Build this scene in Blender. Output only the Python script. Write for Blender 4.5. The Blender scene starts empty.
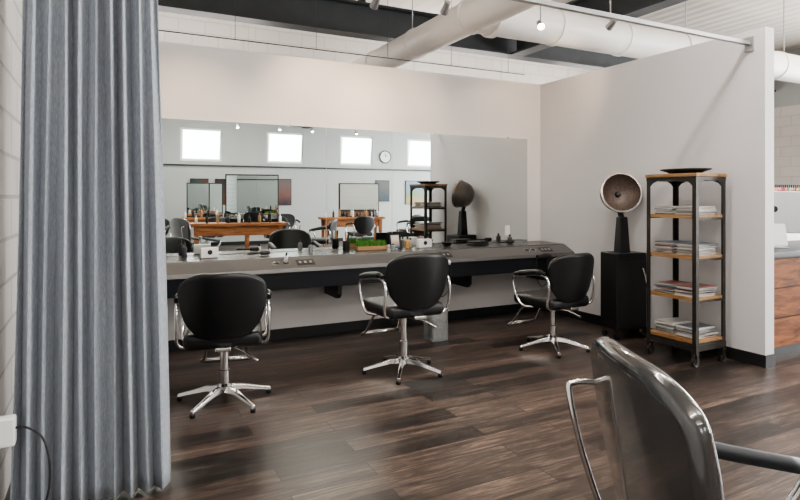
import bpy, bmesh, math, random
from mathutils import Vector, Matrix
random.seed(7)
S = bpy.context.scene
COL = S.collection
R = math.radians

# ------------------------------------------------------------------ materials
def newmat(name):
    m = bpy.data.materials.new(name); m.use_nodes = True
    nt = m.node_tree; b = nt.nodes["Principled BSDF"]
    return m, nt, b

def mat(name, col, rough=0.5, metal=0.0, var=0.06, scale=8.0, bump=0.0, bscale=60.0, spec=0.5, coat=0.0, alpha=1.0, trans=0.0, emis=None, estr=0.0):
    m, nt, b = newmat(name)
    tc = nt.nodes.new("ShaderNodeTexCoord")
    n = nt.nodes.new("ShaderNodeTexNoise"); n.inputs["Scale"].default_value = scale; n.inputs["Detail"].default_value = 4
    nt.links.new(tc.outputs["Object"], n.inputs["Vector"])
    mx = nt.nodes.new("ShaderNodeMix"); mx.data_type = 'RGBA'
    mx.inputs[6].default_value = (*[c*(1-var) for c in col], 1)
    mx.inputs[7].default_value = (*[min(1, c*(1+var)) for c in col], 1)
    nt.links.new(n.outputs["Fac"], mx.inputs[0])
    nt.links.new(mx.outputs[2], b.inputs["Base Color"])
    b.inputs["Roughness"].default_value = rough
    b.inputs["Metallic"].default_value = metal
    b.inputs["Specular IOR Level"].default_value = spec
    b.inputs["Coat Weight"].default_value = coat
    b.inputs["Alpha"].default_value = alpha
    b.inputs["Transmission Weight"].default_value = trans
    if emis:
        b.inputs["Emission Color"].default_value = (*emis, 1); b.inputs["Emission Strength"].default_value = estr
    if bump > 0:
        n2 = nt.nodes.new("ShaderNodeTexNoise"); n2.inputs["Scale"].default_value = bscale
        nt.links.new(tc.outputs["Object"], n2.inputs["Vector"])
        bp = nt.nodes.new("ShaderNodeBump"); bp.inputs["Strength"].default_value = bump; bp.inputs["Distance"].default_value = 0.005
        nt.links.new(n2.outputs["Fac"], bp.inputs["Height"]); nt.links.new(bp.outputs["Normal"], b.inputs["Normal"])
    return m

def block_mat(name, col, mortar, bw=0.4, bh=0.2, ms=0.012):
    m, nt, b = newmat(name)
    tc = nt.nodes.new("ShaderNodeTexCoord"); sp = nt.nodes.new("ShaderNodeSeparateXYZ"); cb = nt.nodes.new("ShaderNodeCombineXYZ")
    ad = nt.nodes.new("ShaderNodeMath"); ad.operation = 'ADD'
    nt.links.new(tc.outputs["Object"], sp.inputs[0])
    nt.links.new(sp.outputs[0], ad.inputs[0]); nt.links.new(sp.outputs[1], ad.inputs[1])
    nt.links.new(ad.outputs[0], cb.inputs[0]); nt.links.new(sp.outputs[2], cb.inputs[1])
    br = nt.nodes.new("ShaderNodeTexBrick"); br.inputs["Scale"].default_value = 1
    br.inputs["Brick Width"].default_value = bw; br.inputs["Row Height"].default_value = bh
    br.inputs["Mortar Size"].default_value = ms; br.inputs["Mortar Smooth"].default_value = 0.4
    br.inputs["Color1"].default_value = (*col, 1); br.inputs["Color2"].default_value = (*[c*0.95 for c in col], 1)
    br.inputs["Mortar"].default_value = (*mortar, 1)
    nt.links.new(cb.outputs[0], br.inputs["Vector"]); nt.links.new(br.outputs["Color"], b.inputs["Base Color"])
    bp = nt.nodes.new("ShaderNodeBump"); bp.invert = True; bp.inputs["Distance"].default_value = 0.008; bp.inputs["Strength"].default_value = 0.5
    nt.links.new(br.outputs["Fac"], bp.inputs["Height"]); nt.links.new(bp.outputs["Normal"], b.inputs["Normal"])
    b.inputs["Roughness"].default_value = 0.6
    return m

def floor_mat():
    m, nt, b = newmat("floor_vinyl_plank")
    L = nt.links.new
    tc = nt.nodes.new("ShaderNodeTexCoord")
    br = nt.nodes.new("ShaderNodeTexBrick"); br.offset = 0.37; br.offset_frequency = 2
    br.inputs["Scale"].default_value = 1; br.inputs["Brick Width"].default_value = 1.22; br.inputs["Row Height"].default_value = 0.155
    br.inputs["Mortar Size"].default_value = 0.0024; br.inputs["Mortar Smooth"].default_value = 0.1
    br.inputs["Color1"].default_value = (0, 0, 0, 1); br.inputs["Color2"].default_value = (1, 1, 1, 1); br.inputs["Mortar"].default_value = (0, 0, 0, 1)
    L(tc.outputs["Object"], br.inputs["Vector"])
    va = nt.nodes.new("ShaderNodeVectorMath"); va.operation = 'MULTIPLY_ADD'
    va.inputs[1].default_value = (7, 7, 7)
    L(br.outputs["Color"], va.inputs[0]); L(tc.outputs["Object"], va.inputs[2])
    def grain(sc, det, dist):
        mp = nt.nodes.new("ShaderNodeMapping"); mp.inputs["Scale"].default_value = sc
        L(va.outputs[0], mp.inputs["Vector"])
        n = nt.nodes.new("ShaderNodeTexNoise"); n.inputs["Scale"].default_value = 1; n.inputs["Detail"].default_value = det; n.inputs["Roughness"].default_value = 0.7
        n.inputs["Distortion"].default_value = dist; L(mp.outputs[0], n.inputs["Vector"]); return n
    n = grain((2.0, 22, 1), 8, 0.9); nf = grain((9, 150, 1), 5, 0.2)
    mxn = nt.nodes.new("ShaderNodeMix"); mxn.inputs[0].default_value = 0.35
    L(n.outputs["Fac"], mxn.inputs[2]); L(nf.outputs["Fac"], mxn.inputs[3])
    r = nt.nodes.new("ShaderNodeValToRGB")
    r.color_ramp.elements[0].position = 0.36; r.color_ramp.elements[0].color = (0.012, 0.0098, 0.0088, 1)
    r.color_ramp.elements[1].position = 0.64; r.color_ramp.elements[1].color = (0.122, 0.096, 0.081, 1)
    e = r.color_ramp.elements.new(0.5); e.color = (0.040, 0.0315, 0.027, 1)
    L(mxn.outputs[0], r.inputs[0])
    pr = nt.nodes.new("ShaderNodeValToRGB")
    pr.color_ramp.elements[0].color = (0.45, 0.46, 0.48, 1); pr.color_ramp.elements[1].color = (2.1, 1.9, 1.78, 1)
    L(br.outputs["Color"], pr.inputs[0])
    mu = nt.nodes.new("ShaderNodeMix"); mu.data_type = 'RGBA'; mu.blend_type = 'MULTIPLY'; mu.inputs[0].default_value = 1
    L(r.outputs[0], mu.inputs[6]); L(pr.outputs[0], mu.inputs[7])
    mo = nt.nodes.new("ShaderNodeMix"); mo.data_type = 'RGBA'; mo.inputs[7].default_value = (0.005, 0.004, 0.004, 1)
    L(br.outputs["Fac"], mo.inputs[0]); L(mu.outputs[2], mo.inputs[6]); L(mo.outputs[2], b.inputs["Base Color"])
    rr = nt.nodes.new("ShaderNodeMapRange"); rr.inputs[3].default_value = 0.26; rr.inputs[4].default_value = 0.46
    L(mxn.outputs[0], rr.inputs[0]); L(rr.outputs[0], b.inputs["Roughness"])
    bp = nt.nodes.new("ShaderNodeBump"); bp.inputs["Strength"].default_value = 0.3; bp.inputs["Distance"].default_value = 0.002
    L(mxn.outputs[0], bp.inputs["Height"]); L(bp.outputs["Normal"], b.inputs["Normal"])
    return m

def wood_mat(name, c1, c2, sc=(3, 30, 30), rough=0.5):
    m, nt, b = newmat(name); L = nt.links.new
    tc = nt.nodes.new("ShaderNodeTexCoord"); mp = nt.nodes.new("ShaderNodeMapping"); mp.inputs["Scale"].default_value = sc
    n = nt.nodes.new("ShaderNodeTexNoise"); n.inputs["Scale"].default_value = 1; n.inputs["Detail"].default_value = 6; n.inputs["Distortion"].default_value = 0.8
    r = nt.nodes.new("ShaderNodeValToRGB"); r.color_ramp.elements[0].position = 0.3; r.color_ramp.elements[1].position = 0.7
    r.color_ramp.elements[0].color = (*c1, 1); r.color_ramp.elements[1].color = (*c2, 1)
    L(tc.outputs["Object"], mp.inputs[0]); L(mp.outputs[0], n.inputs["Vector"]); L(n.outputs["Fac"], r.inputs[0]); L(r.outputs[0], b.inputs["Base Color"])
    b.inputs["Roughness"].default_value = rough
    return m

def fabric_mat():
    m, nt, b = newmat("curtain_linen"); L = nt.links.new
    tc = nt.nodes.new("ShaderNodeTexCoord"); mp = nt.nodes.new("ShaderNodeMapping"); mp.inputs["Scale"].default_value = (260, 260, 40)
    n = nt.nodes.new("ShaderNodeTexNoise"); n.inputs["Scale"].default_value = 1; n.inputs["Detail"].default_value = 3
    r = nt.nodes.new("ShaderNodeValToRGB"); r.color_ramp.elements[0].position = 0.3; r.color_ramp.elements[1].position = 0.7
    r.color_ramp.elements[0].color = (0.215, 0.238, 0.272, 1); r.color_ramp.elements[1].color = (0.34, 0.368, 0.41, 1)
    L(tc.outputs["Object"], mp.inputs[0]); L(mp.outputs[0], n.inputs["Vector"]); L(n.outputs["Fac"], r.inputs[0]); L(r.outputs[0], b.inputs["Base Color"])
    b.inputs["Roughness"].default_value = 0.85; b.inputs["Sheen Weight"].default_value = 0.2
    return m

def ceiling_mat():
    m, nt, b = newmat("ceiling_painted_deck"); L = nt.links.new
    tc = nt.nodes.new("ShaderNodeTexCoord"); w = nt.nodes.new("ShaderNodeTexWave"); w.bands_direction = 'X'; w.inputs["Scale"].default_value = 1.3
    L(tc.outputs["Object"], w.inputs["Vector"])
    bp = nt.nodes.new("ShaderNodeBump"); bp.inputs["Strength"].default_value = 0.4; bp.inputs["Distance"].default_value = 0.03
    L(w.outputs["Fac"], bp.inputs["Height"]); L(bp.outputs["Normal"], b.inputs["Normal"])
    b.inputs["Base Color"].default_value = (0.66, 0.61, 0.55, 1); b.inputs["Roughness"].default_value = 0.8
    return m

def duct_mat():
    m, nt, b = newmat("duct_white_spiral"); L = nt.links.new
    tc = nt.nodes.new("ShaderNodeTexCoord"); w = nt.nodes.new("ShaderNodeTexWave"); w.bands_direction = 'Z'; w.inputs["Scale"].default_value = 3.0
    w.wave_profile = 'SAW'
    L(tc.outputs["Object"], w.inputs["Vector"])
    bp = nt.nodes.new("ShaderNodeBump"); bp.inputs["Strength"].default_value = 0.5; bp.inputs["Distance"].default_value = 0.012
    L(w.outputs["Fac"], bp.inputs["Height"]); L(bp.outputs["Normal"], b.inputs["Normal"])
    b.inputs["Base Color"].default_value = (0.86, 0.82, 0.78, 1); b.inputs["Roughness"].default_value = 0.4
    return m

def mesh_perf_mat(name, c1, c2):
    m, nt, b = newmat(name); L = nt.links.new
    tc = nt.nodes.new("ShaderNodeTexCoord"); v = nt.nodes.new("ShaderNodeTexVoronoi"); v.inputs["Scale"].default_value = 110
    r = nt.nodes.new("ShaderNodeValToRGB"); r.color_ramp.elements[0].position = 0.25; r.color_ramp.elements[1].position = 0.5
    r.color_ramp.elements[0].color = (*c1, 1); r.color_ramp.elements[1].color = (*c2, 1)
    L(tc.outputs["Object"], v.inputs["Vector"]); L(v.outputs["Distance"], r.inputs[0]); L(r.outputs[0], b.inputs["Base Color"])
    b.inputs["Roughness"].default_value = 0.5; b.inputs["Metallic"].default_value = 0.2
    return m

def paint_mat(name, cols, vert=True):
    m, nt, b = newmat(name); L = nt.links.new
    tc = nt.nodes.new("ShaderNodeTexCoord"); sp = nt.nodes.new("ShaderNodeSeparateXYZ")
    n = nt.nodes.new("ShaderNodeTexNoise"); n.inputs["Scale"].default_value = 4
    ad = nt.nodes.new("ShaderNodeMath"); ad.operation = 'MULTIPLY_ADD'; ad.inputs[1].default_value = 0.4
    r = nt.nodes.new("ShaderNodeValToRGB")
    k = len(cols)
    r.color_ramp.elements[0].position = 0.2; r.color_ramp.elements[0].color = (*cols[0], 1)
    r.color_ramp.elements[1].position = 1.0; r.color_ramp.elements[1].color = (*cols[-1], 1)
    for i in range(1, k-1):
        e = r.color_ramp.elements.new(0.2+0.8*i/(k-1)); e.color = (*cols[i], 1)
    L(tc.outputs["Generated"], sp.inputs[0]); L(tc.outputs["Generated"], n.inputs["Vector"])
    L(n.outputs["Fac"], ad.inputs[0]); L(sp.outputs[2 if vert else 0], ad.inputs[2]); L(ad.outputs[0], r.inputs[0]); L(r.outputs[0], b.inputs["Base Color"])
    b.inputs["Roughness"].default_value = 0.6
    return m

M_floor = floor_mat(); M_ceil = ceiling_mat(); M_duct = duct_mat(); M_fab = fabric_mat()
M_wall = mat("wall_paint_back", (0.65, 0.62, 0.61), 0.6, var=0.02, bump=0.12, bscale=180)
M_part = mat("wall_paint_partition", (0.64, 0.625, 0.63), 0.6, var=0.02, bump=0.12, bscale=180)
M_block = block_mat("wall_painted_block", (0.62, 0.61, 0.60), (0.42, 0.41, 0.40))
M_brick = block_mat("wall_white_brick", (0.62, 0.59, 0.56), (0.52, 0.49, 0.46), 0.4, 0.2, 0.010)
M_rear = mat("wall_paint_rear", (0.40, 0.415, 0.41), 0.6, var=0.02)
M_base = mat("baseboard_black", (0.015, 0.015, 0.016), 0.45)
M_beam = mat("steel_beam_grey", (0.055, 0.062, 0.068), 0.5, var=0.25, scale=5)
M_chrome = mat("chrome", (0.74, 0.73, 0.72), 0.12, 1.0, var=0.02)
M_black = mat("black_vinyl", (0.008, 0.008, 0.009), 0.36, bump=0.15, bscale=250)
M_vinylfg = mat("smoky_vinyl", (0.045, 0.044, 0.043), 0.14, bump=0.08, bscale=120, coat=0.8)
M_plastic = mat("black_plastic", (0.010, 0.010, 0.011), 0.4)
M_rubber = mat("black_foam", (0.014, 0.017, 0.022), 0.5)
M_mirror, _nt, _b = newmat("mirror_silvered")
_b.inputs["Base Color"].default_value = (0.86, 0.90, 0.885, 1); _b.inputs["Metallic"].default_value = 1; _b.inputs["Roughness"].default_value = 0.0
M_ctop = mat("counter_laminate_grey", (0.075, 0.073, 0.071), 0.27, var=0.1, scale=30)
M_cslope = mat("counter_metallic_panel", (0.115, 0.112, 0.11), 0.3, 0.3, var=0.05)
M_cdark = mat("counter_charcoal_fascia", (0.012, 0.014, 0.018), 0.38, var=0.1)
M_alu = mat("aluminium_rail", (0.42, 0.42, 0.42), 0.35, 0.8)
M_white = mat("white_plastic", (0.72, 0.72, 0.71), 0.35, var=0.02)
M_iron = mat("cast_iron", (0.06, 0.055, 0.05), 0.42, 0.7, var=0.3, scale=20)
M_shelfwood = wood_mat("shelf_pine", (0.22, 0.115, 0.045), (0.42, 0.25, 0.115), (20, 3, 20))
M_deskwood = wood_mat("reclaimed_wood", (0.085, 0.024, 0.006), (0.30, 0.10, 0.028), (4, 20, 24), 0.7)
M_tablewood = wood_mat("station_wood", (0.18, 0.065, 0.025), (0.42, 0.175, 0.065), (3, 20, 24))
M_hood = mesh_perf_mat("dryer_mesh", (0.02, 0.015, 0.012), (0.13, 0.095, 0.078))
M_hoodshell = mat("dryer_shell", (0.14, 0.12, 0.11), 0.3, 0.3)
M_hoodrim = mat("dryer_rim", (0.40, 0.35, 0.32), 0.25, 0.9)
M_pages = mat("magazine_pages", (0.56, 0.54, 0.51), 0.6, var=0.1, scale=40)
M_trash = mat("bin_liner", (0.12, 0.12, 0.12), 0.5, var=0.5, scale=25)
M_alusilver = mat("computer_silver", (0.60, 0.61, 0.62), 0.35, 0.3)
M_glass = mat("clear_acrylic", (0.45, 0.46, 0.46), 0.1, alpha=0.33)
M_grass = mat("grass_green", (0.07, 0.22, 0.03), 0.6, var=0.5, scale=40)
M_pot = mat("terracotta_box", (0.35, 0.2, 0.1), 0.6)
M_win = mat("daylit_window_glass", (0.9, 0.95, 0.93), 0.3, emis=(0.86, 1.0, 0.95), estr=0.9)
M_lampw = mat("warm_lamp_lens", (1, 0.9, 0.7), 0.3, emis=(1.0, 0.72, 0.42), estr=40)
M_led = mat("fill_pendant_lens", (1, 1, 1), 0.3, emis=(1.0, 0.96, 0.9), estr=5)  # glowing strip of the added fill pendants only
M_frame = mat("window_frame_white", (0.75, 0.75, 0.73), 0.4)

# ------------------------------------------------------------------ helpers
def link(o, parent=None):
    COL.objects.link(o)
    if parent: o.parent = parent
    return o

def group(name, loc=(0, 0, 0), rz=0.0):
    e = bpy.data.objects.new(name, None); e.location = loc; e.rotation_euler = (0, 0, R(rz)); e.empty_display_size = 0.1
    COL.objects.link(e); return e

def mesh(name, vs, fs, m, parent=None, smooth=False, bevel=0, seg=3, subsurf=0, solid=0, mx=None, mats=None, fmi=None):
    me = bpy.data.meshes.new(name)
    if mx: vs = [mx @ Vector(v) for v in vs]
    me.from_pydata([tuple(v) for v in vs], [], fs)
    bm = bmesh.new(); bm.from_mesh(me); bmesh.ops.recalc_face_normals(bm, faces=bm.faces); bm.to_mesh(me); bm.free()
    me.materials.append(m)
    if mats:
        for q in mats: me.materials.append(q)
    if fmi:
        for i, k in enumerate(fmi): me.polygons[i].material_index = k
    if smooth:
        for p in me.polygons: p.use_smooth = True
    o = bpy.data.objects.new(name, me); link(o, parent)
    if solid:
        md = o.modifiers.new("solid", 'SOLIDIFY'); md.thickness = solid; md.offset = 0
    if bevel:
        md = o.modifiers.new("bevel", 'BEVEL'); md.width = bevel; md.segments = seg; md.limit_method = 'ANGLE'
        for p in me.polygons: p.use_smooth = True
        try:
            wn = o.modifiers.new("wn", 'WEIGHTED_NORMAL')
        except Exception: pass
    if subsurf:
        md = o.modifiers.new("sub", 'SUBSURF'); md.levels = subsurf; md.render_levels = subsurf
    return o

def box(name, c, s, m, parent=None, bevel=0, seg=3, mx=None, taper=1.0):
    x, y, z = [k/2 for k in s]
    vs = [(-x, -y, -z), (x, -y, -z), (x, y, -z), (-x, y, -z), (-x*taper, -y*taper, z), (x*taper, -y*taper, z), (x*taper, y*taper, z), (-x*taper, y*taper, z)]
    T = Matrix.Translation(c)
    if mx: T = T @ mx
    fs = [(0, 3, 2, 1), (4, 5, 6, 7), (0, 1, 5, 4), (1, 2, 6, 5), (2, 3, 7, 6), (3, 0, 4, 7)]
    return mesh(name, vs, fs, m, parent, bevel=bevel, seg=seg, mx=T)

def box2(name, lo, hi, m, parent=None, bevel=0, seg=3):
    return box(name, [(a+b)/2 for a, b in zip(lo, hi)], [b-a for a, b in zip(lo, hi)], m, parent, bevel, seg)

def spline(pts, n=6, closed=False):
    P = [Vector(p) for p in pts]; out = []
    k = len(P); rng = range(k) if closed else range(k-1)
    for i in rng:
        if closed: p0, p1, p2, p3 = P[(i-1) % k], P[i], P[(i+1) % k], P[(i+2) % k]
        else:
            p1, p2 = P[i], P[i+1]; p0 = P[i-1] if i > 0 else p1*2-p2; p3 = P[i+2] if i+2 < k else p2*2-p1
        for j in range(n):
            t = j/n
            out.append(0.5*((2*p1)+(p2-p0)*t+(2*p0-5*p1+4*p2-p3)*t*t+(-p0+3*p1-3*p2+p3)*t**3))
    if not closed: out.append(P[-1])
    return out

def tube(name, pts, r, m, parent=None, sm=True, seg=10, closed=False, flat=1.0):
    P = spline(pts, 6, closed) if sm else [Vector(p) for p in pts]
    n = len(P); vs = []; fs = []
    up = None
    for i, p in enumerate(P):
        if closed: t = (P[(i+1) % n]-P[i-1]).normalized()
        else: t = (P[min(i+1, n-1)]-P[max(i-1, 0)]).normalized()
        if up is None:
            up = Vector((0, 0, 1)) if abs(t.z) < 0.9 else Vector((1, 0, 0))
        a = (up - t*up.dot(t)).normalized(); b = t.cross(a).normalized(); up = a
        rr = r[min(i*len(r)//n, len(r)-1)] if isinstance(r, (list, tuple)) else r
        for j in range(seg):
            an = 2*math.pi*j/seg
            vs.append(p + a*math.cos(an)*rr*flat + b*math.sin(an)*rr)
    for i in range(n if closed else n-1):
        for j in range(seg):
            i2 = (i+1) % n
            fs.append((i*seg+j, i*seg+(j+1) % seg, i2*seg+(j+1) % seg, i2*seg+j))
    if not closed:
        fs.append(tuple(range(seg))[::-1]); fs.append(tuple((n-1)*seg+j for j in range(seg)))
    o = mesh(name, vs, fs, m, parent)
    for p in o.data.polygons: p.use_smooth = len(p.vertices) == 4
    return o

def lathe(name, prof, m, parent=None, seg=32, mx=None, cap=True):
    vs = []; fs = []
    for (r, z) in prof:
        for j in range(seg):
            a = 2*math.pi*j/seg; vs.append((r*math.cos(a), r*math.sin(a), z))
    n = len(prof)
    for i in range(n-1):
        for j in range(seg): fs.append((i*seg+j, i*seg+(j+1) % seg, (i+1)*seg+(j+1) % seg, (i+1)*seg+j))
    if cap and prof[0][0] > 1e-5: fs.append(tuple(range(seg))[::-1])
    if cap and prof[-1][0] > 1e-5: fs.append(tuple((n-1)*seg+j for j in range(seg)))
    o = mesh(name, vs, fs, m, parent, mx=mx)
    bm = bmesh.new(); bm.from_mesh(o.data); bmesh.ops.remove_doubles(bm, verts=bm.verts, dist=1e-6); bmesh.ops.recalc_face_normals(bm, faces=bm.faces); bm.to_mesh(o.data); bm.free()
    for p in o.data.polygons: p.use_smooth = len(p.vertices) <= 4
    try:
        md = o.modifiers.new("es", 'EDGE_SPLIT'); md.split_angle = R(40)
    except Exception: pass
    return o

def look(o, frm, to):
    o.location = frm; o.rotation_euler = (Vector(to)-Vector(frm)).to_track_quat('-Z', 'Y').to_euler()

# ------------------------------------------------------------------ room shell
XL, XR, YR, YF, H = -0.42, 12.0, -6.0, 9.6, 4.3
BW, PX, WH = 5.6, 4.815, 2.8
box2("floor", (XL-0.15, YR-0.15, -0.1), (XR+0.15, YF+0.15, 0), M_floor)
box2("ceiling", (XL-0.15, YR-0.15, H), (XR+0.15, YF+0.15, H+0.1), M_ceil)
box2("wall_left", (XL-0.15, YR, 0), (XL, YF, H), M_block)
box2("wall_far", (XL, YF, 0), (XR, YF+0.15, H), M_brick)
box2("wall_back", (XL, BW, 0), (PX+0.12, BW+0.14, WH), M_wall)
box2("wall_partition", (PX, 2.85, 0), (PX+0.12, BW, WH), M_part)
wins = [(1.84, 2.98), (4.28, 5.40), (6.62, 7.74), (9.03, 10.17)]
zb, zt = 2.42, 3.36
g = group("wall_rear")
box2("lower", (XL, YR-0.15, 0), (XR, YR, zb), M_rear, g)
box2("upper", (XL, YR-0.15, zt), (XR, YR, H), M_rear, g)
xs = [XL]+[v for w in wins for v in w]+[XR]
for i in range(0, len(xs), 2):
    box2("pier_%d" % i, (xs[i], YR-0.15, zb), (xs[i+1], YR, zt), M_rear, g)
def window(n, axis, a0, a1, z0, z1, pos, cols=2):
    g = group("window_%d" % n)
    def b(nm, a, c, zz0, zz1, d0, d1, m):
        if axis == 'y': box2(nm, (a, pos+d0, zz0), (c, pos+d1, zz1), m, g)
        else: box2(nm, (pos-d1, a, zz0), (pos-d0, c, zz1), m, g)
    f = 0.05
    b("glass", a0+f, a1-f, z0+f, z1-f, -0.09, -0.08, M_win)
    b("sill", a0, a1, z0, z0+f, -0.12, -0.03, M_frame); b("head", a0, a1, z1-f, z1, -0.12, -0.03, M_frame)
    b("jamb_1", a0, a0+f, z0+f, z1-f, -0.12, -0.03, M_frame); b("jamb_2", a1-f, a1, z0+f, z1-f, -0.12, -0.03, M_frame)
    for k in range(1, cols):
        x = a0+(a1-a0)*k/cols; b("mullion_%d" % k, x-0.012, x+0.012, z0+f, z1-f, -0.078, -0.05, M_frame)
    return b
for i, (a, c) in enumerate(wins):
    b = window(i+1, 'y', a, c, zb, zt, YR, 1)
g = group("wall_right")
rw = [(-5.0, -2.2), (-1.4, 1.4), (2.2, 5.0)]
box2("lower", (XR, YR, 0), (XR+0.15, YF, 0.6), M_rear, g); box2("upper", (XR, YR, 3.2), (XR+0.15, YF, H), M_rear, g)
ys = [YR]+[v for w in rw for v in w]+[YF]
for i in range(0, len(ys), 2): box2("pier_%d" % i, (XR, ys[i], 0.6), (XR+0.15, ys[i+1], 3.2), M_brick if i == 6 else M_rear, g)
for i, (a, c) in enumerate(rw): window(5+i, 'x', a, c, 0.6, 3.2, XR, 3)
box2("baseboard_back", (XL, BW-0.012, 0), (PX, BW, 0.10), M_base)
box2("baseboard_partition", (PX-0.012, 2.838, 0), (PX, BW-0.012, 0.10), M_base)
box2("baseboard_partition_end", (PX, 2.838, 0), (PX+0.12, 2.85, 0.10), M_base)
box2("baseboard_rear", (XL, YR, 0), (XR, YR+0.012, 0.10), M_base)

def ibeam(name, p0, p1, z0, z1, w=0.22):
    g = group(name)
    if abs(p0[1]-p1[1]) < 1e-6:
        y = p0[1]
        box2("lower_flange", (p0[0], y-w/2, z0), (p1[0], y+w/2, z0+0.03), M_beam, g)
        box2("upper_flange", (p0[0], y-w/2, z1-0.03), (p1[0], y+w/2, z1), M_beam, g)
        box2("web", (p0[0], y-0.015, z0+0.03), (p1[0], y+0.015, z1-0.03), M_beam, g)
    else:
        x = p0[0]
        box2("lower_flange", (x-w/2, p0[1], z0), (x+w/2, p1[1], z0+0.03), M_beam, g)
        box2("upper_flange", (x-w/2, p0[1], z1-0.03), (x+w/2, p1[1], z1), M_beam, g)
        box2("web", (x-0.015, p0[1], z0+0.03), (x+0.015, p1[1], z1-0.03), M_beam, g)
    return g
ibeam("steel_beam", (XL, 7.0), (XR, 7.0), 3.52, 3.94)
ibeam("steel_beam", (5.48, YR), (5.48, 6.88), 3.52, 3.94)
ibeam("steel_beam", (XL, 1.2), (5.36, 1.2), 3.52, 3.94)
for i, x in enumerate((0.6, 3.0, 6.2, 9.5)):
    box2("trim_%d" % (i+1), (x-0.04, 6.96, 3.94), (x+0.04, 7.04, H), M_beam)

def duct(parent, nm, p0, p1, r):
    d = Vector(p1)-Vector(p0); L = d.length
    prof = [(r, 0)]
    k = int(L/1.2)
    for i in range(1, k+1):
        z = L*i/(k+1); prof += [(r, z-0.03), (r+0.012, z-0.02), (r+0.012, z+0.02), (r, z+0.03)]
    prof.append((r, L))
    o = lathe(nm, prof, M_duct, parent, 40)
    o.location = p0; o.rotation_euler = d.to_track_quat('Z', 'Y').to_euler()
    return o
g = group("ventilation_duct")
duct(g, "main_run", (3.33, -2.0, 3.25), (3.33, 9.55, 3.25), 0.17)
duct(g, "branch_run", (3.33, 4.83, 3.25), (9.4, 4.83, 3.25), 0.19)
tube("branch_elbow", [(9.4, 4.83, 3.25), (9.65, 4.83, 3.2), (9.8, 4.83, 3.0), (9.82, 4.83, 2.7)], 0.19, M_duct, g, seg=24)
lathe("collar", [(0.2, -0.03), (0.215, -0.03), (0.215, 0.03), (0.2, 0.03)], M_duct, g, 32, Matrix.Translation((3.52, 4.83, 3.25)) @ Matrix.Rotation(R(90), 4, 'Y'))
for i, (x, y) in enumerate(((3.33, 6.2), (3.33, 3.2), (6.5, 4.83), (8.6, 4.83))):
    tube("hanger_%d" % i, [(x, y, 3.42), (x, y, H)], 0.006, M_alu, g, sm=False, seg=6)
g = group("suspension_cable")
tube("cable", [(XL, 5.9, 2.98), (PX, 5.9, 2.98)], 0.006, M_beam, g, sm=False, seg=6)
for i in range(6): tube("drop_%d" % i, [(0.3+i*0.85, 5.9, 2.98), (0.3+i*0.85, 5.9, H)], 0.003, M_beam, g, sm=False, seg=5)

g = group("curtain_rail")
box2("rail", (XL, 2.957, 2.672), (PX, 2.995, 2.705), M_alu, g, bevel=0.004)
box2("wall_bracket", (PX-0.02, 2.94, 2.62), (PX, 3.01, 2.74), M_alu, g)
for x in (1.6, 3.2): tube("drop_rod", [(x, 2.976, 2.70), (x, 2.976, H)], 0.005, M_alu, g, sm=False, seg=6)

def curtain():
    nu, nv = 330, 36; vs = []; fs = []
    ph = [random.uniform(-0.35, 0.35) for _ in range(14)]
    for j in range(nv+1):
        v = j/nv; z = 0.015+(2.672-0.015)*v
        x0 = -0.365+0.05*v; x1 = 0.285-0.065*v
        for i in range(nu+1):
            u = i/nu
            k = u*9.5; w = ph[int(k)]*(1-(k % 1))+ph[min(int(k)+1, 13)]*(k % 1)
            a = 2*math.pi*k+w*2+0.22*math.sin(2*v+5*u)
            A = 0.046+0.012*math.sin(17*u+2)+0.008*math.sin(3*v+9*u)
            x = x0+(x1-x0)*u+0.013*math.sin(2*a)*(0.8+0.2*math.sin(3*v))+0.004*math.sin(4*v+20*u)
            y = 2.976+A*math.sin(a)*(0.75+0.25*(1-v))+0.007*math.sin(3*a+2*v)+0.005*math.sin(5*v+30*u)
            vs.append((max(x, XL+0.02), y, z))
    for j in range(nv):
        for i in range(nu):
            q = j*(nu+1)+i; fs.append((q, q+1, q+nu+2, q+nu+1))
    mesh("privacy_curtain", vs, fs, M_fab, smooth=True, solid=0.003)
curtain()

# ------------------------------------------------------------------ mirror and counter
g = group("wall_mirror")
for i, (a, b) in enumerate(((XL+0.03, 2.0), (2.004, 2.75), (2.754, 4.605))):
    box2("panel_%d" % i, (a, BW-0.008, 0.862), (b, BW-0.001, 2.11), M_mirror, g)
for i, (a) in enumerate((0.3, 1.6, 3.3, 4.3)):
    box2("clip_%d" % i, (a, BW-0.012, 2.10), (a+0.02, BW-0.001, 2.125), M_chrome, g)

g = group("styling_counter")
CX0, CX1 = XL+0.002, PX-0.002
def prism(name, prof, x0, x1, m, parent, bevel=0):
    n = len(prof); vs = [(x0, y, z) for y, z in prof]+[(x1, y, z) for y, z in prof]
    fs = [tuple(range(n))[::-1], tuple(range(n, 2*n))]+[(i, (i+1) % n, n+(i+1) % n, n+i) for i in range(n)]
    return mesh(name, vs, fs, m, parent, bevel=bevel)
prism("top_ledge", [(5.598, 0.858), (5.18, 0.850), (5.17, 0.825), (5.598, 0.825)], CX0, CX1, M_ctop, g, 0.003)
prism("appliance_panel", [(5.20, 0.832), (5.165, 0.842), (5.01, 0.765), (4.995, 0.73), (5.05, 0.72), (5.20, 0.77)], CX0, CX1, M_cslope, g, 0.003)
prism("fascia", [(5.01, 0.728), (5.03, 0.575), (5.12, 0.56), (5.20, 0.56), (5.20, 0.77), (5.05, 0.728)], CX0, CX1, M_cdark, g, 0.004)
prism("under_tray", [(5.20, 0.72), (5.20, 0.68), (5.59, 0.68), (5.59, 0.72)], CX0, CX1, M_cdark, g)
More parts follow.
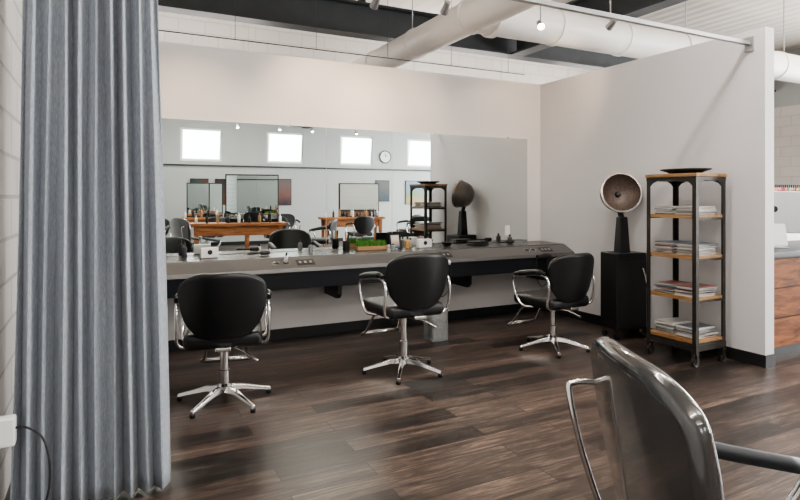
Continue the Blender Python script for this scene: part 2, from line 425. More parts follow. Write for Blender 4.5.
for i, x in enumerate((0.2, 2.0, 3.5, 4.6)):
    prism("bracket_%d" % i, [(5.586, 0.68), (5.20, 0.68), (5.20, 0.46), (5.24, 0.42), (5.586, 0.42)], x-0.02, x+0.02, M_cdark, g)
nrm = Matrix.Rotation(math.atan2(0.077, 0.155), 4, 'X')
def on_slope(x, f): return (x, 5.01+0.155*f, 0.765+0.077*f)
def socket_set(x, k):
    c = on_slope(x, 0.5)
    box("socket_plate_%d" % k, c, (0.17, 0.09, 0.006), M_plastic, g, bevel=0.002, mx=nrm)
    for dx in (-0.05, 0, 0.05):
        box("socket_%d" % k, Vector(c)+Vector((dx, -0.002, 0.004)), (0.022, 0.03, 0.004), M_alu, g, mx=nrm)
    for dx in (-0.27, -0.18):
        lathe("holder_rim_%d" % k, [(0.022, -0.004), (0.036, -0.004), (0.036, 0.005), (0.022, 0.005)], M_chrome, g, 24, Matrix.Translation(Vector(c)+Vector((dx, 0, 0))) @ nrm, cap=False)
        lathe("holder_hole_%d" % k, [(0.0, -0.004), (0.028, -0.004), (0.028, 0.006), (0.0, 0.006)], M_plastic, g, 24, Matrix.Translation(Vector(c)+Vector((dx, 0, 0))) @ nrm)
socket_set(1.62, 1); socket_set(3.1, 2); socket_set(4.45, 3); socket_set(0.3, 0)

def zt_at(y): return 0.850+(y-5.18)*0.019
def product_box(x, y, w=0.16, h=0.12):
    g2 = group("retail_product_box", (x, y, zt_at(y+0.03)+0.002), 5)
    box("carton", (0, 0, h/2), (w, 0.06, h), M_white, g2, bevel=0.004)
    lathe("logo_disc", [(0.0, 0), (0.022, 0), (0.022, 0.002), (0, 0.002)], M_plastic, g2, 20, Matrix.Translation((0, -0.0305, h*0.55)) @ Matrix.Rotation(R(90), 4, 'X'))
product_box(0.82, 5.38, 0.15, 0.09); product_box(3.05, 5.42, 0.17, 0.09)
g2 = group("grass_planter", (2.43, 5.42, zt_at(5.45)+0.001))
box("trough", (0, 0, 0.02), (0.34, 0.08, 0.04), M_pot, g2, bevel=0.004)
vs = []; fs = []
for i in range(520):
    x = random.uniform(-0.16, 0.16); y = random.uniform(-0.033, 0.033); h = random.uniform(0.04, 0.075); a = random.uniform(0, 6.28)
    dx, dy = 0.004*math.cos(a), 0.004*math.sin(a); lx, ly = random.uniform(-.012, .012), random.uniform(-.012, .012)
    k = len(vs); vs += [(x-dx, y-dy, 0.038), (x+dx, y+dy, 0.038), (x+lx, y+ly, 0.04+h)]; fs.append((k, k+1, k+2))
mesh("grass_blades", vs, fs, M_grass, g2)
M_pic = paint_mat("picture_print", [(0.03, 0.1, 0.25), (0.5, 0.4, 0.3), (0.6, 0.6, 0.55)])
g2 = group("photo_frame", (2.70, 5.42, zt_at(5.42)+0.006), 8)
t = Matrix.Rotation(R(-12), 4, 'X')
box("frame", (0, 0.0, 0.075), (0.12, 0.012, 0.15), M_plastic, g2, mx=t); box("print", (0, -0.0075, 0.074), (0.10, 0.003, 0.13), M_pic, g2, mx=t)
def lotion(x, y, h, col, r=0.022):
    m = mat("bottle_plastic", col, 0.3)
    g3 = group("lotion_bottle", (x, y, zt_at(y+r)+0.001))
    lathe("body", [(r*0.95, 0), (r, 0.005), (r, h*0.65), (r*0.4, h*0.75), (r*0.35, h*0.82)], m, g3, 20)
    lathe("cap", [(r*0.45, h*0.82), (r*0.45, h), (0.0, h)], M_plastic, g3, 20)
lotion(2.86, 5.44, 0.12, (0.55, 0.30, 0.1)); lotion(2.62, 5.30, 0.07, (0.3, 0.3, 0.3)); lotion(1.78, 5.42, 0.10, (0.2, 0.2, 0.22))
lotion(2.80, 5.50, 0.13, (0.05, 0.05, 0.06)); lotion(2.93, 5.50, 0.10, (0.35, 0.33, 0.28)); lotion(0.62, 5.45, 0.14, (0.04, 0.04, 0.05)); lotion(4.25, 5.48, 0.10, (0.1, 0.1, 0.1), 0.028)
g2 = group("comb_jar", (2.16, 5.44, zt_at(5.48)+0.001))
lathe("jar", [(0.034, 0), (0.036, 0.004), (0.036, 0.10), (0.032, 0.10), (0.032, 0.01), (0, 0.01)], M_plastic, g2, 24, cap=True)
for i, (a, b_) in enumerate(((-.012, .01), (.013, -.004), (0, .014))):
    box("comb_%d" % i, (a*1.3, b_*1.3, 0.105), (0.022, 0.004, 0.17), (M_white, M_plastic, M_pot)[i], g2, bevel=0.0015, mx=Matrix.Rotation(a*6, 4, 'Y'))
g2 = group("folded_towel", (3.75, 5.42, zt_at(5.5)+0.001), 4)
for i in range(2): box("fold_%d" % i, (0, 0, 0.012+i*0.023), (0.22-0.01*i, 0.14, 0.021), M_base, g2, bevel=0.008)
g2 = group("tint_bowl", (3.32, 5.38, zt_at(5.42)+0.001))
lathe("bowl", [(0.0, 0), (0.034, 0.004), (0.065, 0.05), (0.061, 0.05), (0.03, 0.01), (0, 0.01)], M_plastic, g2, 28)
def brush(x, y, rz):
    g3 = group("hair_brush", (x, y, zt_at(y)+0.026), rz)
    rot = Matrix.Rotation(R(90), 4, 'Y')
    lathe("handle", [(0.006, 0), (0.011, 0.02), (0.008, 0.10), (0.007, 0.13)], M_plastic, g3, 14, rot)
    lathe("barrel", [(0.018, 0.13), (0.021, 0.135), (0.021, 0.21), (0.012, 0.22)], M_base, g3, 18, rot)
brush(4.0, 5.36, 5); brush(1.15, 5.34, 10)
def hair_dryer(x, y, z, rz, m):
    g3 = group("hair_dryer", (x, y, z), rz)
    rot = Matrix.Rotation(R(90), 4, 'Y')
    lathe("barrel", [(0.0, -0.075), (0.034, -0.07), (0.042, -0.05), (0.042, 0.02), (0.032, 0.06), (0.025, 0.11), (0.022, 0.11), (0.0, 0.09)], m, g3, 24, rot)
    tube("handle", [(-0.02, 0, -0.03), (-0.025, 0, -0.09), (-0.045, 0, -0.15)], 0.018, m, g3, seg=12)
    tube("cord", [(-0.045, 0, -0.15), (-0.06, 0.0, -0.22), (0.0, -0.03, -0.33), (0.10, 0.0, -0.27), (0.13, 0.01, -0.15), (0.13, 0.01, -0.02)], 0.004, M_plastic, g3, seg=6)
hair_dryer(2.97, 4.945, 0.74, 0, M_white)
hair_dryer(4.32, 4.945, 0.74, 180, M_plastic)
g3 = group("curling_iron", on_slope(1.44, 0.5))
tube("handle", [(0, 0.012, 0.01), (0, -0.01, 0.07)], 0.017, M_white, g3, sm=False, seg=14)
tube("tip", [(0, -0.01, 0.07), (0, -0.02, 0.095)], 0.009, M_plastic, g3, sm=False, seg=12)
def outlet(nm, c, axis):
    g4 = group(nm, c)
    if axis == 'y':
        box("plate", (0, -0.004, 0), (0.075, 0.008, 0.12), M_white, g4, bevel=0.003)
        for dz in (-0.025, 0.025): box("receptacle", (0, -0.009, dz), (0.034, 0.004, 0.03), M_frame, g4, bevel=0.002)
    else:
        box("plate", (0.004, 0, 0), (0.008, 0.075, 0.12), M_white, g4, bevel=0.003)
        for dz in (-0.025, 0.025): box("receptacle", (0.009, 0, dz), (0.004, 0.034, 0.03), M_frame, g4, bevel=0.002)
    return g4
outlet("wall_outlet", (4.30, BW-0.008, 1.0), 'y')
o = outlet("wall_outlet", (XL, 2.885, 0.40), 'x')
box("plug_adapter", (0.045, 0.01, 0.02), (0.07, 0.06, 0.12), M_white, o, bevel=0.01)
tube("plug_cord", [(0.07, 0.0, 0.03), (0.11, -0.01, 0.035), (0.175, -0.03, -0.01), (0.205, -0.05, -0.11), (0.20, -0.06, -0.25), (0.15, -0.07, -0.36), (0.05, -0.2, -0.394), (0.03, -0.5, -0.394)], 0.0045, M_plastic, o, seg=8)

g2 = group("waste_bin", (2.88, 4.88, 0))
W = 0.085
box("liner_contents", (0, 0, 0.10), (0.13, 0.13, 0.17), M_trash, g2, bevel=0.02)
for nm, c, s in (("side_1", (0, -W, 0.15), (2*W, 0.004, 0.29)), ("side_2", (0, W, 0.15), (2*W, 0.004, 0.29)), ("side_3", (-W, 0, 0.15), (0.004, 2*W, 0.29)), ("side_4", (W, 0, 0.15), (0.004, 2*W, 0.29)), ("bottom", (0, 0, 0.004), (2*W, 2*W, 0.008))):
    box(nm, c, s, M_glass, g2)
tube("rim", [(-W, -W, 0.295), (W, -W, 0.295), (W, W, 0.295), (-W, W, 0.295), (-W, -W, 0.295)], 0.006, M_alu, g2, sm=False, seg=8)

# ------------------------------------------------------------------ salon chairs
def chair(x, y, rz, dz=0.0, fg=False):
    g = group("salon_chair", (x, y, 0), rz)
    V = M_vinylfg if fg else M_black
    sl = -0.13 if fg else 0.0
    dzs = dz+sl
    for k in range(5):
        a = 2*math.pi*k/5+R(18); c, s = math.cos(a), math.sin(a)
        prof = [(0.03, 0.095, 0.03, 0.022), (0.12, 0.088, 0.026, 0.018), (0.22, 0.062, 0.020, 0.014), (0.325, 0.036, 0.016, 0.012)]
        vs = []; fs = []
        for (r, z, w, h) in prof:
            for (p, q) in ((-w, -h), (w, -h), (w*0.7, h), (-w*0.7, h)):
                vs.append((r*c-p*s, r*s+p*c, z+q))
        for i in range(3):
            for j in range(4): fs.append((i*4+j, i*4+(j+1) % 4, i*4+4+(j+1) % 4, i*4+4+j))
        fs += [(3, 2, 1, 0), (12, 13, 14, 15)]
        mesh("base_leg_%d" % (k+1), vs, fs, M_chrome, g, bevel=0.005)
        lathe("glide_%d" % (k+1), [(0.016, 0), (0.018, 0.004), (0.018, 0.022), (0.01, 0.03)], M_plastic, g, 16, Matrix.Translation((0.315*c, 0.315*s, 0)))
    lathe("hub", [(0.045, 0.07), (0.05, 0.08), (0.05, 0.115), (0.036, 0.13), (0.036, 0.22+dzs*0.5), (0.03, 0.225+dzs*0.5), (0.028, 0.225+dzs*0.5), (0.028, 0.40+dzs)], M_chrome, g, 28)
    box("seat_plate", (0, 0, 0.405+dzs), (0.24, 0.26, 0.02), M_chrome, g, bevel=0.006)
    tube("pump_lever", [(0.03, 0.0, 0.38+dzs), (0.12, -0.08, 0.36+dzs), (0.22, -0.14, 0.30+dzs)], 0.008, M_chrome, g, seg=8)
    box("seat", (0, 0.02, 0.465+dzs), (0.50, 0.50, 0.105), V, g, bevel=0.042, seg=5)
    nu, nv = 14, 10; vs = []; fs = []
    zb_, Hh = 0.475+dzs, 0.445-sl
    tilt = 0.10 if fg else 0.085
    for j in range(nv+1):
        v = j/nv
        w = 0.205+0.075*math.sin(v*math.pi/2*1.15)
        for i in range(nu+1):
            u = -1+2*i/nu
            e = abs(u)
            ww = w*(1-0.06*max(0, v-0.75)*4)*(1-0.22*max(0, 0.2-v)*5)
            x_ = u*ww
            z_ = zb_+Hh*v-0.07*(e**4)*v*v+0.05*(e**4)*(1-v)**2
            y_ = -0.235-tilt*v**1.2+(0.6 if fg else 1.35)*x_*x_*(0.75+0.25*v)-0.015*math.sin(v*math.pi)
            vs.append((x_, y_, z_))
    for j in range(nv):
        for i in range(nu):
            q = j*(nu+1)+i; fs.append((q, q+1, q+nu+2, q+nu+1))
    mesh("backrest", vs, fs, V, g, smooth=True, solid=0.055, subsurf=2)
    box("back_strut", (0, -0.20, 0.42+dzs), (0.10, 0.14, 0.03), M_chrome, g, bevel=0.008)
    for sx in (-1, 1):
        X = 0.285*sx
        if not fg:
            tube("arm_frame_%d" % (sx+2), [(0.22*sx, -0.19, 0.43+dz), (X*0.98, -0.21, 0.46+dz), (X, -0.235, 0.60+dz), (X, -0.215, 0.70+dz), (X, -0.12, 0.725+dz), (X, 0.08, 0.70+dz), (X, 0.19, 0.675+dz), (X, 0.215, 0.62+dz), (X, 0.17, 0.50+dz), (X*0.97, 0.10, 0.425+dz), (0.22*sx, 0.02, 0.415+dz)], 0.0125, M_chrome, g, seg=10)
            tube("arm_pad_%d" % (sx+2), [(X, -0.20, 0.735+dz), (X, -0.1, 0.745+dz), (X, 0.06, 0.725+dz), (X, 0.19, 0.70+dz)], [0.018, 0.026, 0.026, 0.026, 0.02], M_black, g, seg=12)
        else:
            X = 0.285*sx; q = dz-0.055
            lathe("arm_joint_%d" % (sx+2), [(0, -0.022), (0.026, -0.02), (0.03, 0), (0.026, 0.02), (0, 0.022)], M_chrome, g, 20, Matrix.Translation((X, -0.09, 0.64+q)) @ Matrix.Rotation(R(90), 4, 'Y'))
            tube("arm_stay_%d" % (sx+2), [(X, -0.09, 0.65+q), (X, -0.085, 0.52+q), (X*0.95, -0.09, 0.38+q), (0.2*sx, -0.08, 0.415+dzs)], 0.014, M_chrome, g)
            tube("arm_bar_%d" % (sx+2), [(X, -0.09, 0.64+q), (X, -0.02, 0.628+q)], 0.013, M_chrome, g, sm=False)
            tube("arm_grip_%d" % (sx+2), [(X, -0.05, 0.633+q), (X, 0.1, 0.600+q), (X, 0.28, 0.565+q)], 0.022, M_rubber, g, seg=16)
            tube("arm_post_%d" % (sx+2), [(X, 0.275, 0.565+q), (X, 0.30, 0.53+q), (X*0.98, 0.20, 0.40+q), (0.22*sx, 0.05, 0.415+dzs)], 0.013, M_chrome, g)
    if fg:
        tube("rear_handle", [(-0.215, -0.30, 0.77+dz), (-0.215, -0.375, 0.77+dz), (-0.21, -0.39, 0.74+dz), (-0.20, -0.35, 0.56+dz), (-0.18, -0.28, 0.38+dz), (-0.10, -0.18, 0.41+dzs)], 0.008, M_chrome, g, seg=10)
    tube("footrest_loop", [(-0.11, 0.12, 0.41+dzs), (-0.13, 0.26, 0.36+dzs), (-0.15, 0.36, 0.22+dzs), (-0.16, 0.42, 0.17+dzs), (0.16, 0.42, 0.17+dzs), (0.15, 0.36, 0.22+dzs), (0.13, 0.26, 0.36+dzs), (0.11, 0.12, 0.41+dzs)], 0.011, M_chrome, g, seg=10)
    tube("footrest_bar", [(-0.17, 0.40, 0.185+dzs), (0.17, 0.40, 0.185+dzs)], 0.017, M_chrome, g, sm=False, seg=12)
    return g
chair(0.72, 4.06, -12, 0.0)
chair(2.12, 4.10, 2, 0.06)
chair(3.67, 4.10, 4, -0.01)
chair(1.355, 0.80, -116, 0.135, fg=True)
for (x, y, rz) in ((4.0, -0.3, 120), (3.6, -2.35, 10), (5.6, -2.0, 175), (7.3, -2.6, 150), (0.9, -2.2, 20), (6.9, -1.3, 200), (2.2, -3.2, 150), (4.4, -4.2, 0)):
    chair(x, y, rz, 0.02)

# ------------------------------------------------------------------ hood dryer
g = group("hooded_hair_dryer", (4.605, 4.12, 0), -10)
box("cabinet", (0, 0, 0.475), (0.35, 0.26, 0.75), M_plastic, g, bevel=0.012)
box("cabinet_door", (0, -0.132, 0.45), (0.31, 0.006, 0.64), M_base, g, bevel=0.003)
for i, (a, b) in enumerate(((-.15, -.09), (.15, -.09), (-.15, .09), (.15, .09))):
    lathe("caster_%d" % i, [(0.0, -0.012), (0.03, -0.012), (0.032, 0), (0.03, 0.012), (0, 0.012)], M_plastic, g, 20, Matrix.Translation((a, b, 0.032)) @ Matrix.Rotation(R(90), 4, 'Y'))
    box("caster_fork_%d" % i, (a, b, 0.08), (0.035, 0.03, 0.05), M_chrome, g)
box("column", (0, 0.02, 1.02), (0.13, 0.10, 0.36), M_plastic, g, bevel=0.012, taper=0.7)
tube("neck", [(0, 0.02, 1.18), (0, 0.06, 1.28), (0, 0.11, 1.38)], 0.028, M_plastic, g, seg=14)
tube("steam_tube", [(0.12, -0.14, 0.70), (0.15, -0.17, 0.5), (0.15, -0.18, 0.25), (0.16, -0.2, 0.012)], 0.008, M_chrome, g, seg=8)
hm = Matrix.Translation((-0.005, 0.07, 1.43)) @ Matrix.Rotation(R(-20), 4, 'Z') @ Matrix.Rotation(R(80), 4, 'X')
lathe("hood_shell", [(0.0, -0.12), (0.10, -0.105), (0.155, -0.065), (0.185, 0.0), (0.198, 0.09)], M_hoodshell, g, 40, hm, cap=False)
lathe("hood_rim", [(0.199, 0.07), (0.206, 0.085), (0.203, 0.102), (0.186, 0.104), (0.182, 0.09)], M_hoodrim, g, 40, hm, cap=False)
lathe("hood_mesh", [(0.0, -0.02), (0.06, -0.012), (0.12, 0.02), (0.16, 0.055), (0.184, 0.090)], M_hood, g, 40, hm, cap=False)
lathe("hood_nozzle", [(0.0, 0.01), (0.02, 0.01), (0.03, -0.012), (0.03, -0.02)], M_plastic, g, 20, hm, cap=False)

# ------------------------------------------------------------------ shelf cart
CXa, CXb, CYa, CYb, CH = 4.30, 4.68, 3.10, 3.585, 1.585
g = group("industrial_shelf_cart", ((CXa+CXb)/2, (CYa+CYb)/2, 0))
hx, hy = (CXb-CXa)/2, (CYb-CYa)/2
k = 0
for sx in (-1, 1):
    for sy in (-1, 1):
        k += 1
        x_, y_ = sx*hx, sy*hy
        box2("post_%d_a" % k, (min(x_, x_-sx*0.036), min(y_, y_-sy*0.006), 0.10), (max(x_, x_-sx*0.036), max(y_, y_-sy*0.006), CH-0.02), M_iron, g)
        box2("post_%d_b" % k, (min(x_, x_-sx*0.006), min(y_-sy*0.006, y_-sy*0.036), 0.10), (max(x_, x_-sx*0.006), max(y_-sy*0.006, y_-sy*0.036), CH-0.02), M_iron, g)
        lathe("wheel_%d" % k, [(0.0, -0.013), (0.012, -0.016), (0.02, -0.009), (0.036, -0.009), (0.042, -0.013), (0.042, 0.013), (0.036, 0.009), (0.02, 0.009), (0.012, 0.016), (0, 0.013)], M_iron, g, 24, Matrix.Translation((x_-sx*0.02, y_-sy*0.02, 0.042)) @ Matrix.Rotation(R(90), 4, 'X'))
        for q in (-0.02, 0.02):
            box("fork_%d" % k, (x_-sx*0.02, y_-sy*0.02+q, 0.075), (0.022, 0.004, 0.07), M_iron, g)
        box("caster_plate_%d" % k, (x_-sx*0.02, y_-sy*0.02, 0.108), (0.05, 0.05, 0.008), M_iron, g)
shz = [0.20, 0.55, 0.895, 1.235]
for i, z in enumerate(shz):
    box("shelf_%d" % i, (0, 0, z), (2*hx-0.014, 2*hy-0.014, 0.030), M_shelfwood, g, bevel=0.002)
    for sy in (-1, 1): box("rail_y_%d" % i, (0, sy*(hy-0.003), z-0.014), (2*hx-0.074, 0.005, 0.02), M_iron, g)
box("top_shelf", (0, 0, CH), (2*hx+0.02, 2*hy+0.02, 0.028), M_shelfwood, g, bevel=0.003)
box("top_rim", (0, 0, CH-0.03), (2*hx+0.004, 2*hy+0.004, 0.03), M_iron, g)
box("base_skirt", (0, 0, 0.155), (2*hx+0.006, 2*hy+0.006, 0.05), M_iron, g)
for sx in (-1, 1):
    for sy in (-1, 1):
        prism_v = [(0, 0), (0.11, 0), (0.06, -0.02), (0.025, -0.055), (0, -0.12)]
        x_ = sx*(hx-0.003); y0_ = sy*(hy-0.004)
        vs = [(x_-0.002, y0_-sy*a, CH-0.045+b) for a, b in prism_v]+[(x_+0.002, y0_-sy*a, CH-0.045+b) for a, b in prism_v]
        n = 5; fs = [tuple(range(n))[::-1], tuple(range(n, 2*n))]+[(i, (i+1) % n, n+(i+1) % n, n+i) for i in range(n)]
        mesh("gusset", vs, fs, M_iron, g)
        y_ = sy*(hy-0.003); x0_ = sx*(hx-0.004)
        vs = [(x0_-sx*a, y_-0.002, CH-0.045+b) for a, b in prism_v]+[(x0_-sx*a, y_+0.002, CH-0.045+b) for a, b in prism_v]
        mesh("gusset", vs, fs, M_iron, g)
ccx, ccy = (CXa+CXb)/2, (CYa+CYb)/2
covers = [mat("cover_%d" % i, c, 0.3) for i, c in enumerate([(0.4, 0.4, 0.4), (0.10, 0.11, 0.14), (0.45, 0.4, 0.35), (0.22, 0.08, 0.07), (0.55, 0.55, 0.52), (0.08, 0.13, 0.17)])]
def mags(z, n, name="magazine_stack", dx=0, dy=0):
    vs = []; fs = []; fm = []
    zz = z
    for i in range(n):
        th = random.uniform(0.004, 0.009)
        a = R(random.uniform(-9, 9)); w, l = random.uniform(0.17, 0.20), random.uniform(0.24, 0.27)
        for (p, q) in ((-0.105, 0), (0.105, 0)):
            ox, oy = ccx+dx+random.uniform(-0.03, 0.015), ccy+dy+p+random.uniform(-0.004, 0.004)
            c1, c2 = 1+random.randrange(6), 1+random.randrange(6)
            for (t0, t1, mi) in ((0, 0.0008, c1), (0.0008, th-0.0008, 0 if random.random() < 0.6 else c2), (th-0.0008, th, c2)):
                b = len(vs)
                for zc in (zz+t0, zz+t1):
                    for (u, v) in ((-l/2, -w/2), (l/2, -w/2), (l/2, w/2), (-l/2, w/2)):
                        vs.append((ox+u*math.cos(a)-v*math.sin(a), oy+u*math.sin(a)+v*math.cos(a), zc))
                for f in ((0, 3, 2, 1), (4, 5, 6, 7), (0, 1, 5, 4), (1, 2, 6, 5), (2, 3, 7, 6), (3, 0, 4, 7)):
                    fs.append(tuple(b+q for q in f)); fm.append(mi)
        zz += th+0.0005
    mesh(name, vs, fs, M_pages, mats=covers, fmi=fm)
for z, n in zip(shz, (14, 11, 14, 9)): mags(z+0.0155, n)
g = group("serving_tray", (ccx, ccy, CH+0.0145), 90)
lathe("dish", [(0.0, 0.0), (0.10, 0.0), (0.12, 0.012), (0.165, 0.022), (0.165, 0.027), (0.118, 0.018), (0.0, 0.008)], M_plastic, g, 40)
for p in g.children: p.scale = (1.35, 1.0, 1.6)

# ------------------------------------------------------------------ reception desk & computer
g = group("reception_desk", (0, 0, 0))
DX0, DX1, DY0, DY1 = PX+0.135, 7.4, 2.95, 3.65
box2("carcass", (DX0, DY0+0.02, 0.09), (DX1, DY1, 0.88), M_base, g)
box2("kick", (DX0+0.01, DY0+0.06, 0), (DX1-0.01, DY1-0.02, 0.09), M_base, g)
box2("countertop", (DX0-0.01, DY0-0.03, 0.88), (DX1+0.02, DY1+0.02, 0.925), M_cdark, g, bevel=0.004)
nx = 2; dw = (DX1-DX0)/nx
for i in range(nx):
    for j in range(3):
        box2("drawer_%d_%d" % (i, j), (DX0+i*dw+0.008, DY0, 0.10+j*0.258), (DX0+(i+1)*dw-0.008, DY0+0.022, 0.10+(j+1)*0.258-0.01), M_deskwood, g, bevel=0.004)
        box2("pull_%d_%d" % (i, j), (DX0+(i+.5)*dw-0.06, DY0-0.02, 0.10+j*0.258+0.13), (DX0+(i+.5)*dw+0.06, DY0-0.001, 0.10+j*0.258+0.145), M_iron, g)
g = group("desktop_computer", (5.64, 3.26, 0.926), -38)
box("screen_shell", (0, 0, 0.33), (0.62, 0.03, 0.40), M_alusilver, g, bevel=0.014)
lathe("emblem", [(0.0, 0), (0.03, 0), (0.03, 0.002), (0.0, 0.002)], M_plastic, g, 24, Matrix.Translation((0, -0.0152, 0.36)) @ Matrix.Rotation(R(90), 4, 'X'))
box("screen_glass", (0, 0.0155, 0.35), (0.58, 0.004, 0.33), M_plastic, g)
box("stand_neck", (0, -0.04, 0.125), (0.18, 0.012, 0.22), M_alusilver, g, mx=Matrix.Rotation(R(-18), 4, 'X'))
box("stand_foot", (0, 0.0, 0.004), (0.19, 0.19, 0.008), M_alusilver, g, bevel=0.003)
g = group("polish_display_rack", (8.75, 4.65, 0))
box("cabinet", (0, 0, 0.70), (1.6, 0.3, 1.40), M_white, g, bevel=0.01)
box("tier", (0, 0.08, 1.44), (1.6, 0.12, 0.08), M_white, g)
vs = []; fs = []; fm = []
pol = [mat("polish_%d" % i, c, 0.2) for i, c in enumerate([(0.6, 0.05, 0.1), (0.05, 0.2, 0.5), (0.7, 0.3, 0.4), (0.1, 0.4, 0.3), (0.4, 0.1, 0.4), (0.8, 0.5, 0.1)])]
for row, (yy, zz) in enumerate(((-0.09, 1.401), (0.07, 1.481))):
    for i in range(34):
        x = -0.76+i*0.046; mi = random.randrange(6)
        for (r_, z0, z1, mm) in ((0.016, zz, zz+0.05, mi+1), (0.009, zz+0.05, zz+0.09, 0)):
            b = len(vs)
            for zc in (z0, z1):
                for a in range(8): vs.append((x+r_*math.cos(a*math.pi/4), yy+r_*math.sin(a*math.pi/4), zc))
            for a in range(8): fs.append((b+a, b+(a+1) % 8, b+8+(a+1) % 8, b+8+a)); fm.append(mm)
            fs.append(tuple(b+8+a for a in range(8))); fm.append(mm)
mesh("polish_bottles", vs, fs, M_plastic, g, mats=pol, fmi=fm)

# ------------------------------------------------------------------ rear room (seen in the mirror)
def station(x, y, rz, L=1.8, mo=0.27, mw=1.08, mh=1.0):
    g = group("styling_station", (x, y, 0), rz)
    box("tabletop", (0, 0, 0.84), (L, 0.62, 0.06), M_tablewood, g, bevel=0.006)
    box("drawer_box", (0, 0, 0.715), (L-0.3, 0.5, 0.20), M_tablewood, g, bevel=0.004)
    for a in (-1, 1):
        for b in (-1, 1):
            mesh("leg", [(a*(L/2-0.12+p), b*(0.24)+q, z) for z, w in ((0, 0.025), (0.82, 0.045)) for p, q in ((-w, -w), (w, -w), (w, w), (-w, w))],
                 [(0, 3, 2, 1), (4, 5, 6, 7), (0, 1, 5, 4), (1, 2, 6, 5), (2, 3, 7, 6), (3, 0, 4, 7)], M_tablewood, g)
    box("mirror_frame", (mo, 0, 0.871+mh/2), (mw, 0.11, mh), M_plastic, g, bevel=0.004)
    for q in (-1, 1):
        box("mirror_glass", (mo, q*0.057, 0.871+mh/2), (mw-0.05, 0.004, mh-0.05), M_mirror, g)
    for i in range(9):
        xx = -L/2+0.12+i*(L-0.24)/8; h = 0.10+0.08*((i*7) % 5)/5
        lathe("bottle", [(0.025, 0), (0.027, 0.01), (0.027, h), (0.009, h+0.02), (0.009, h+0.06), (0, h+0.06)], (M_white, M_plastic, M_pot, M_plastic)[i % 4], g, 14, Matrix.Translation((xx, 0.15+0.08*(i % 2), 0.871)))
station(2.45, -1.0, 10, 1.9); station(5.85, -3.15, 8, 1.7, 0.2, 1.1, 0.9); station(8.9, -1.6, 4, 1.7, 0.0, 1.1, 0.9); station(2.6, -4.6, 6, 1.8, -0.3, 0.9, 0.9)
def art(x, z, w, h, cols, vert=True):
    g = group("framed_painting", (x, YR+0.002, z))
    box("frame", (0, 0.015, 0), (w, 0.03, h), M_plastic, g)
    box("canvas", (0, 0.032, 0), (w-0.04, 0.006, h-0.04), paint_mat("painting", cols, vert), g)
art(2.35, 1.55, 0.5, 0.75, [(0.015, 0.025, 0.022), (0.02, 0.05, 0.04), (0.08, 0.03, 0.02)], False)
art(2.98, 1.55, 0.4, 0.75, [(0.11, 0.035, 0.02), (0.03, 0.02, 0.02)])
art(4.75, 1.55, 0.55, 0.80, [(0.03, 0.02, 0.03), (0.14, 0.06, 0.05), (0.12, 0.09, 0.09)])
art(8.1, 1.6, 0.5, 0.7, [(0.03, 0.05, 0.07), (0.1, 0.1, 0.1)])
art(9.4, 1.55, 0.9, 0.8, [(0.35, 0.25, 0.10), (0.2, 0.25, 0.15), (0.15, 0.25, 0.35)])
g = group("wall_clock", (8.2, YR+0.001, 2.72))
cm = Matrix.Rotation(R(-90), 4, 'X')
lathe("case", [(0.0, 0), (0.20, 0), (0.21, 0.03), (0.19, 0.04), (0.19, 0.02), (0.0, 0.02)], M_plastic, g, 36, cm)
lathe("face", [(0.0, 0.022), (0.18, 0.022), (0.18, 0.03), (0.0, 0.03)], M_white, g, 36, cm)
box("hour_hand", (0.03, 0.034, 0.03), (0.014, 0.004, 0.10), M_plastic, g, mx=Matrix.Rotation(R(45), 4, 'Y'))
box("minute_hand", (0, 0.036, 0.07), (0.010, 0.004, 0.15), M_plastic, g)
g = group("wall_pipe")
tube("conduit", [(XL+0.02, YR+0.05, 2.30), (XR-0.02, YR+0.05, 2.30)], 0.022, M_beam, g, sm=False)
for i in range(9): box("strap", (0.5+i*1.4, YR+0.025, 2.30), (0.03, 0.05, 0.05), M_beam, g)

# ------------------------------------------------------------------ lamps
def area(name, loc, to, sx, sy, e, col=(1, 1, 1), parent=None):
    l = bpy.data.lights.new(name, 'AREA'); l.shape = 'RECTANGLE'; l.size = sx; l.size_y = sy; l.energy = e; l.color = col
    o = bpy.data.objects.new(name, l); COL.objects.link(o); look(o, loc, to)
    if parent: o.parent = parent
    return o
for i, (a, c) in enumerate(rw):
    area("daylight_%d" % i, (XR-0.03, (a+c)/2, 1.9), (XR-2, (a+c)/2, 1.8), c-a-0.15, 2.4, 340, (0.98, 0.99, 1.0))
for i, (a, c) in enumerate(wins):
    area("daylight_rear_%d" % i, ((a+c)/2, YR+0.02, 2.89), ((a+c)/2, 0, 1.9), 1.0, 0.8, 14, (0.93, 1, 0.98))
def fill_pendant(x, y, z=3.85, eu=42, ed=46, L=2.2):  # added fill lighting: unseen fixtures that brighten room and ceiling
    g = group("added_fill_pendant", (x, y, z))
    box("housing", (0, 0, 0), (L, 0.12, 0.05), M_white, g, bevel=0.004)
    box("lower_diffuser", (0, 0, -0.03), (L-0.05, 0.09, 0.012), M_led, g)
    for s in (-1, 1): tube("cable", [(s*L*0.4, 0, 0.025), (s*L*0.4, 0, H-z)], 0.003, M_alu, g, sm=False, seg=6)
    area("fill_down_light", (0, 0, -0.045), (0, 0, -1), L-0.05, 0.1, ed, (1, 0.965, 0.93), g)
    area("fill_up_light", (0, 0, 0.05), (0, 0, 1), L-0.05, 0.1, eu, (1, 0.95, 0.90), g)
for (x, y) in ((1.6, 2.4), (1.4, -1.2), (4.4, -1.0), (3.9, 2.2), (7.5, 0.8), (7.5, -3), (2.5, -4), (8.5, 3.4)):
    fill_pendant(x, y)
for (x, y) in ((0.9, 8.2), (5.3, 8.2), (8.6, 8.2)): fill_pendant(x, y, 2.7, 52, 15)  # added too, hidden behind wall_back to uplight ceiling and far brick
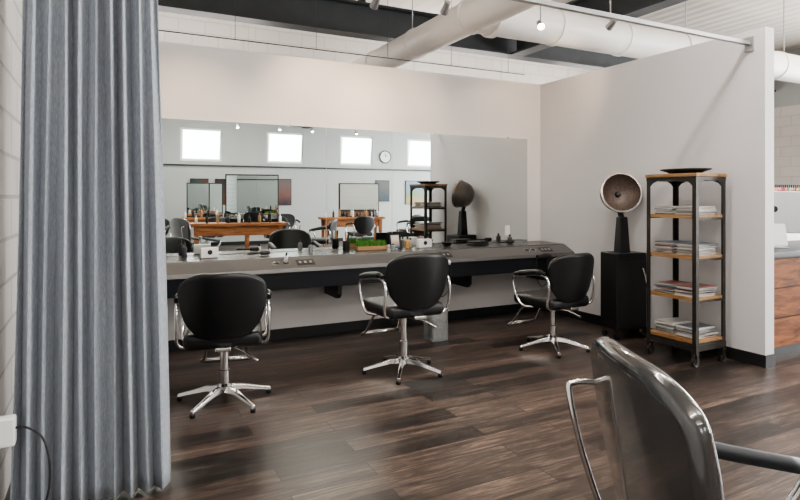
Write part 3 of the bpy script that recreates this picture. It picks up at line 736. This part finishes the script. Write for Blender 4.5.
def spot(x, y, z, tgt, e=45):
    g = group("spot_lamp", (x, y, z))
    d = (Vector(tgt)-Vector((x, y, z))).normalized(); q = d.to_track_quat('Z', 'Y').to_matrix().to_4x4()
    lathe("head", [(0.0, -0.09), (0.022, -0.085), (0.028, -0.04), (0.036, 0.03), (0.034, 0.03), (0.02, 0.0)], M_alu, g, 24, q, cap=False)
    lathe("lens", [(0.0, 0.022), (0.032, 0.022)], M_lampw, g, 24, q, cap=False)
    tube("stem", [(0, 0, 0.01), (0, 0, H-z)], 0.005, M_alu, g, sm=False, seg=8)
    l = bpy.data.lights.new("spot_bulb", 'SPOT'); l.energy = e; l.color = (1, 0.74, 0.5); l.spot_size = R(75); l.spot_blend = 0.9; l.shadow_soft_size = 0.03
    o = bpy.data.objects.new("spot_bulb", l); COL.objects.link(o); o.parent = g
    o.location = d*0.045; o.rotation_euler = d.to_track_quat('-Z', 'Y').to_euler()
spot(0.6, 4.3, 2.98, (0.7, BW, 1.7), 60); spot(1.96, 4.3, 2.98, (2.0, BW, 2.2), 90); spot(2.63, 4.3, 3.03, (2.8, BW, 2.1), 60); spot(3.70, 4.3, 3.04, (2.9, 2.6, 1.6), 30)  # first spot is an extra, added out of view for more light
spot(4.3, 4.0, 3.04, (4.6, BW, 2.3), 40)
# track lighting over the rear stations (seen in the mirror)
for x in (3.0, 4.1, 5.0, 6.3): spot(x, -3.9, 3.2, (x, -2.2, 0.8), 25)
for i, (x, y) in enumerate(((1.9, 8.0), (5.2, 7.8))):
    g = group("ceiling_vent", (x, y, H-0.02))
    box("frame", (0, 0, 0), (0.9, 0.4, 0.04), M_alu, g)
    for k in range(6): box("slat_%d" % k, (0, -0.15+k*0.06, -0.025), (0.84, 0.02, 0.012), M_beam, g)

w = bpy.data.worlds.new("sky"); S.world = w; w.use_nodes = True
w.node_tree.nodes["Background"].inputs[0].default_value = (0.75, 0.85, 1, 1); w.node_tree.nodes["Background"].inputs[1].default_value = 1.0

cam = bpy.data.cameras.new("camera"); co = bpy.data.objects.new("camera", cam); COL.objects.link(co)
co.location = (0, 0, 1.4); co.rotation_euler = (R(90), 0, R(-27))
cam.sensor_width = 36; cam.lens = 25.92; cam.shift_y = -53/800; cam.clip_start = 0.05
S.camera = co
S.view_settings.view_transform = 'AgX'
S.view_settings.look = 'AgX - Medium High Contrast'
S.view_settings.exposure = 0.28
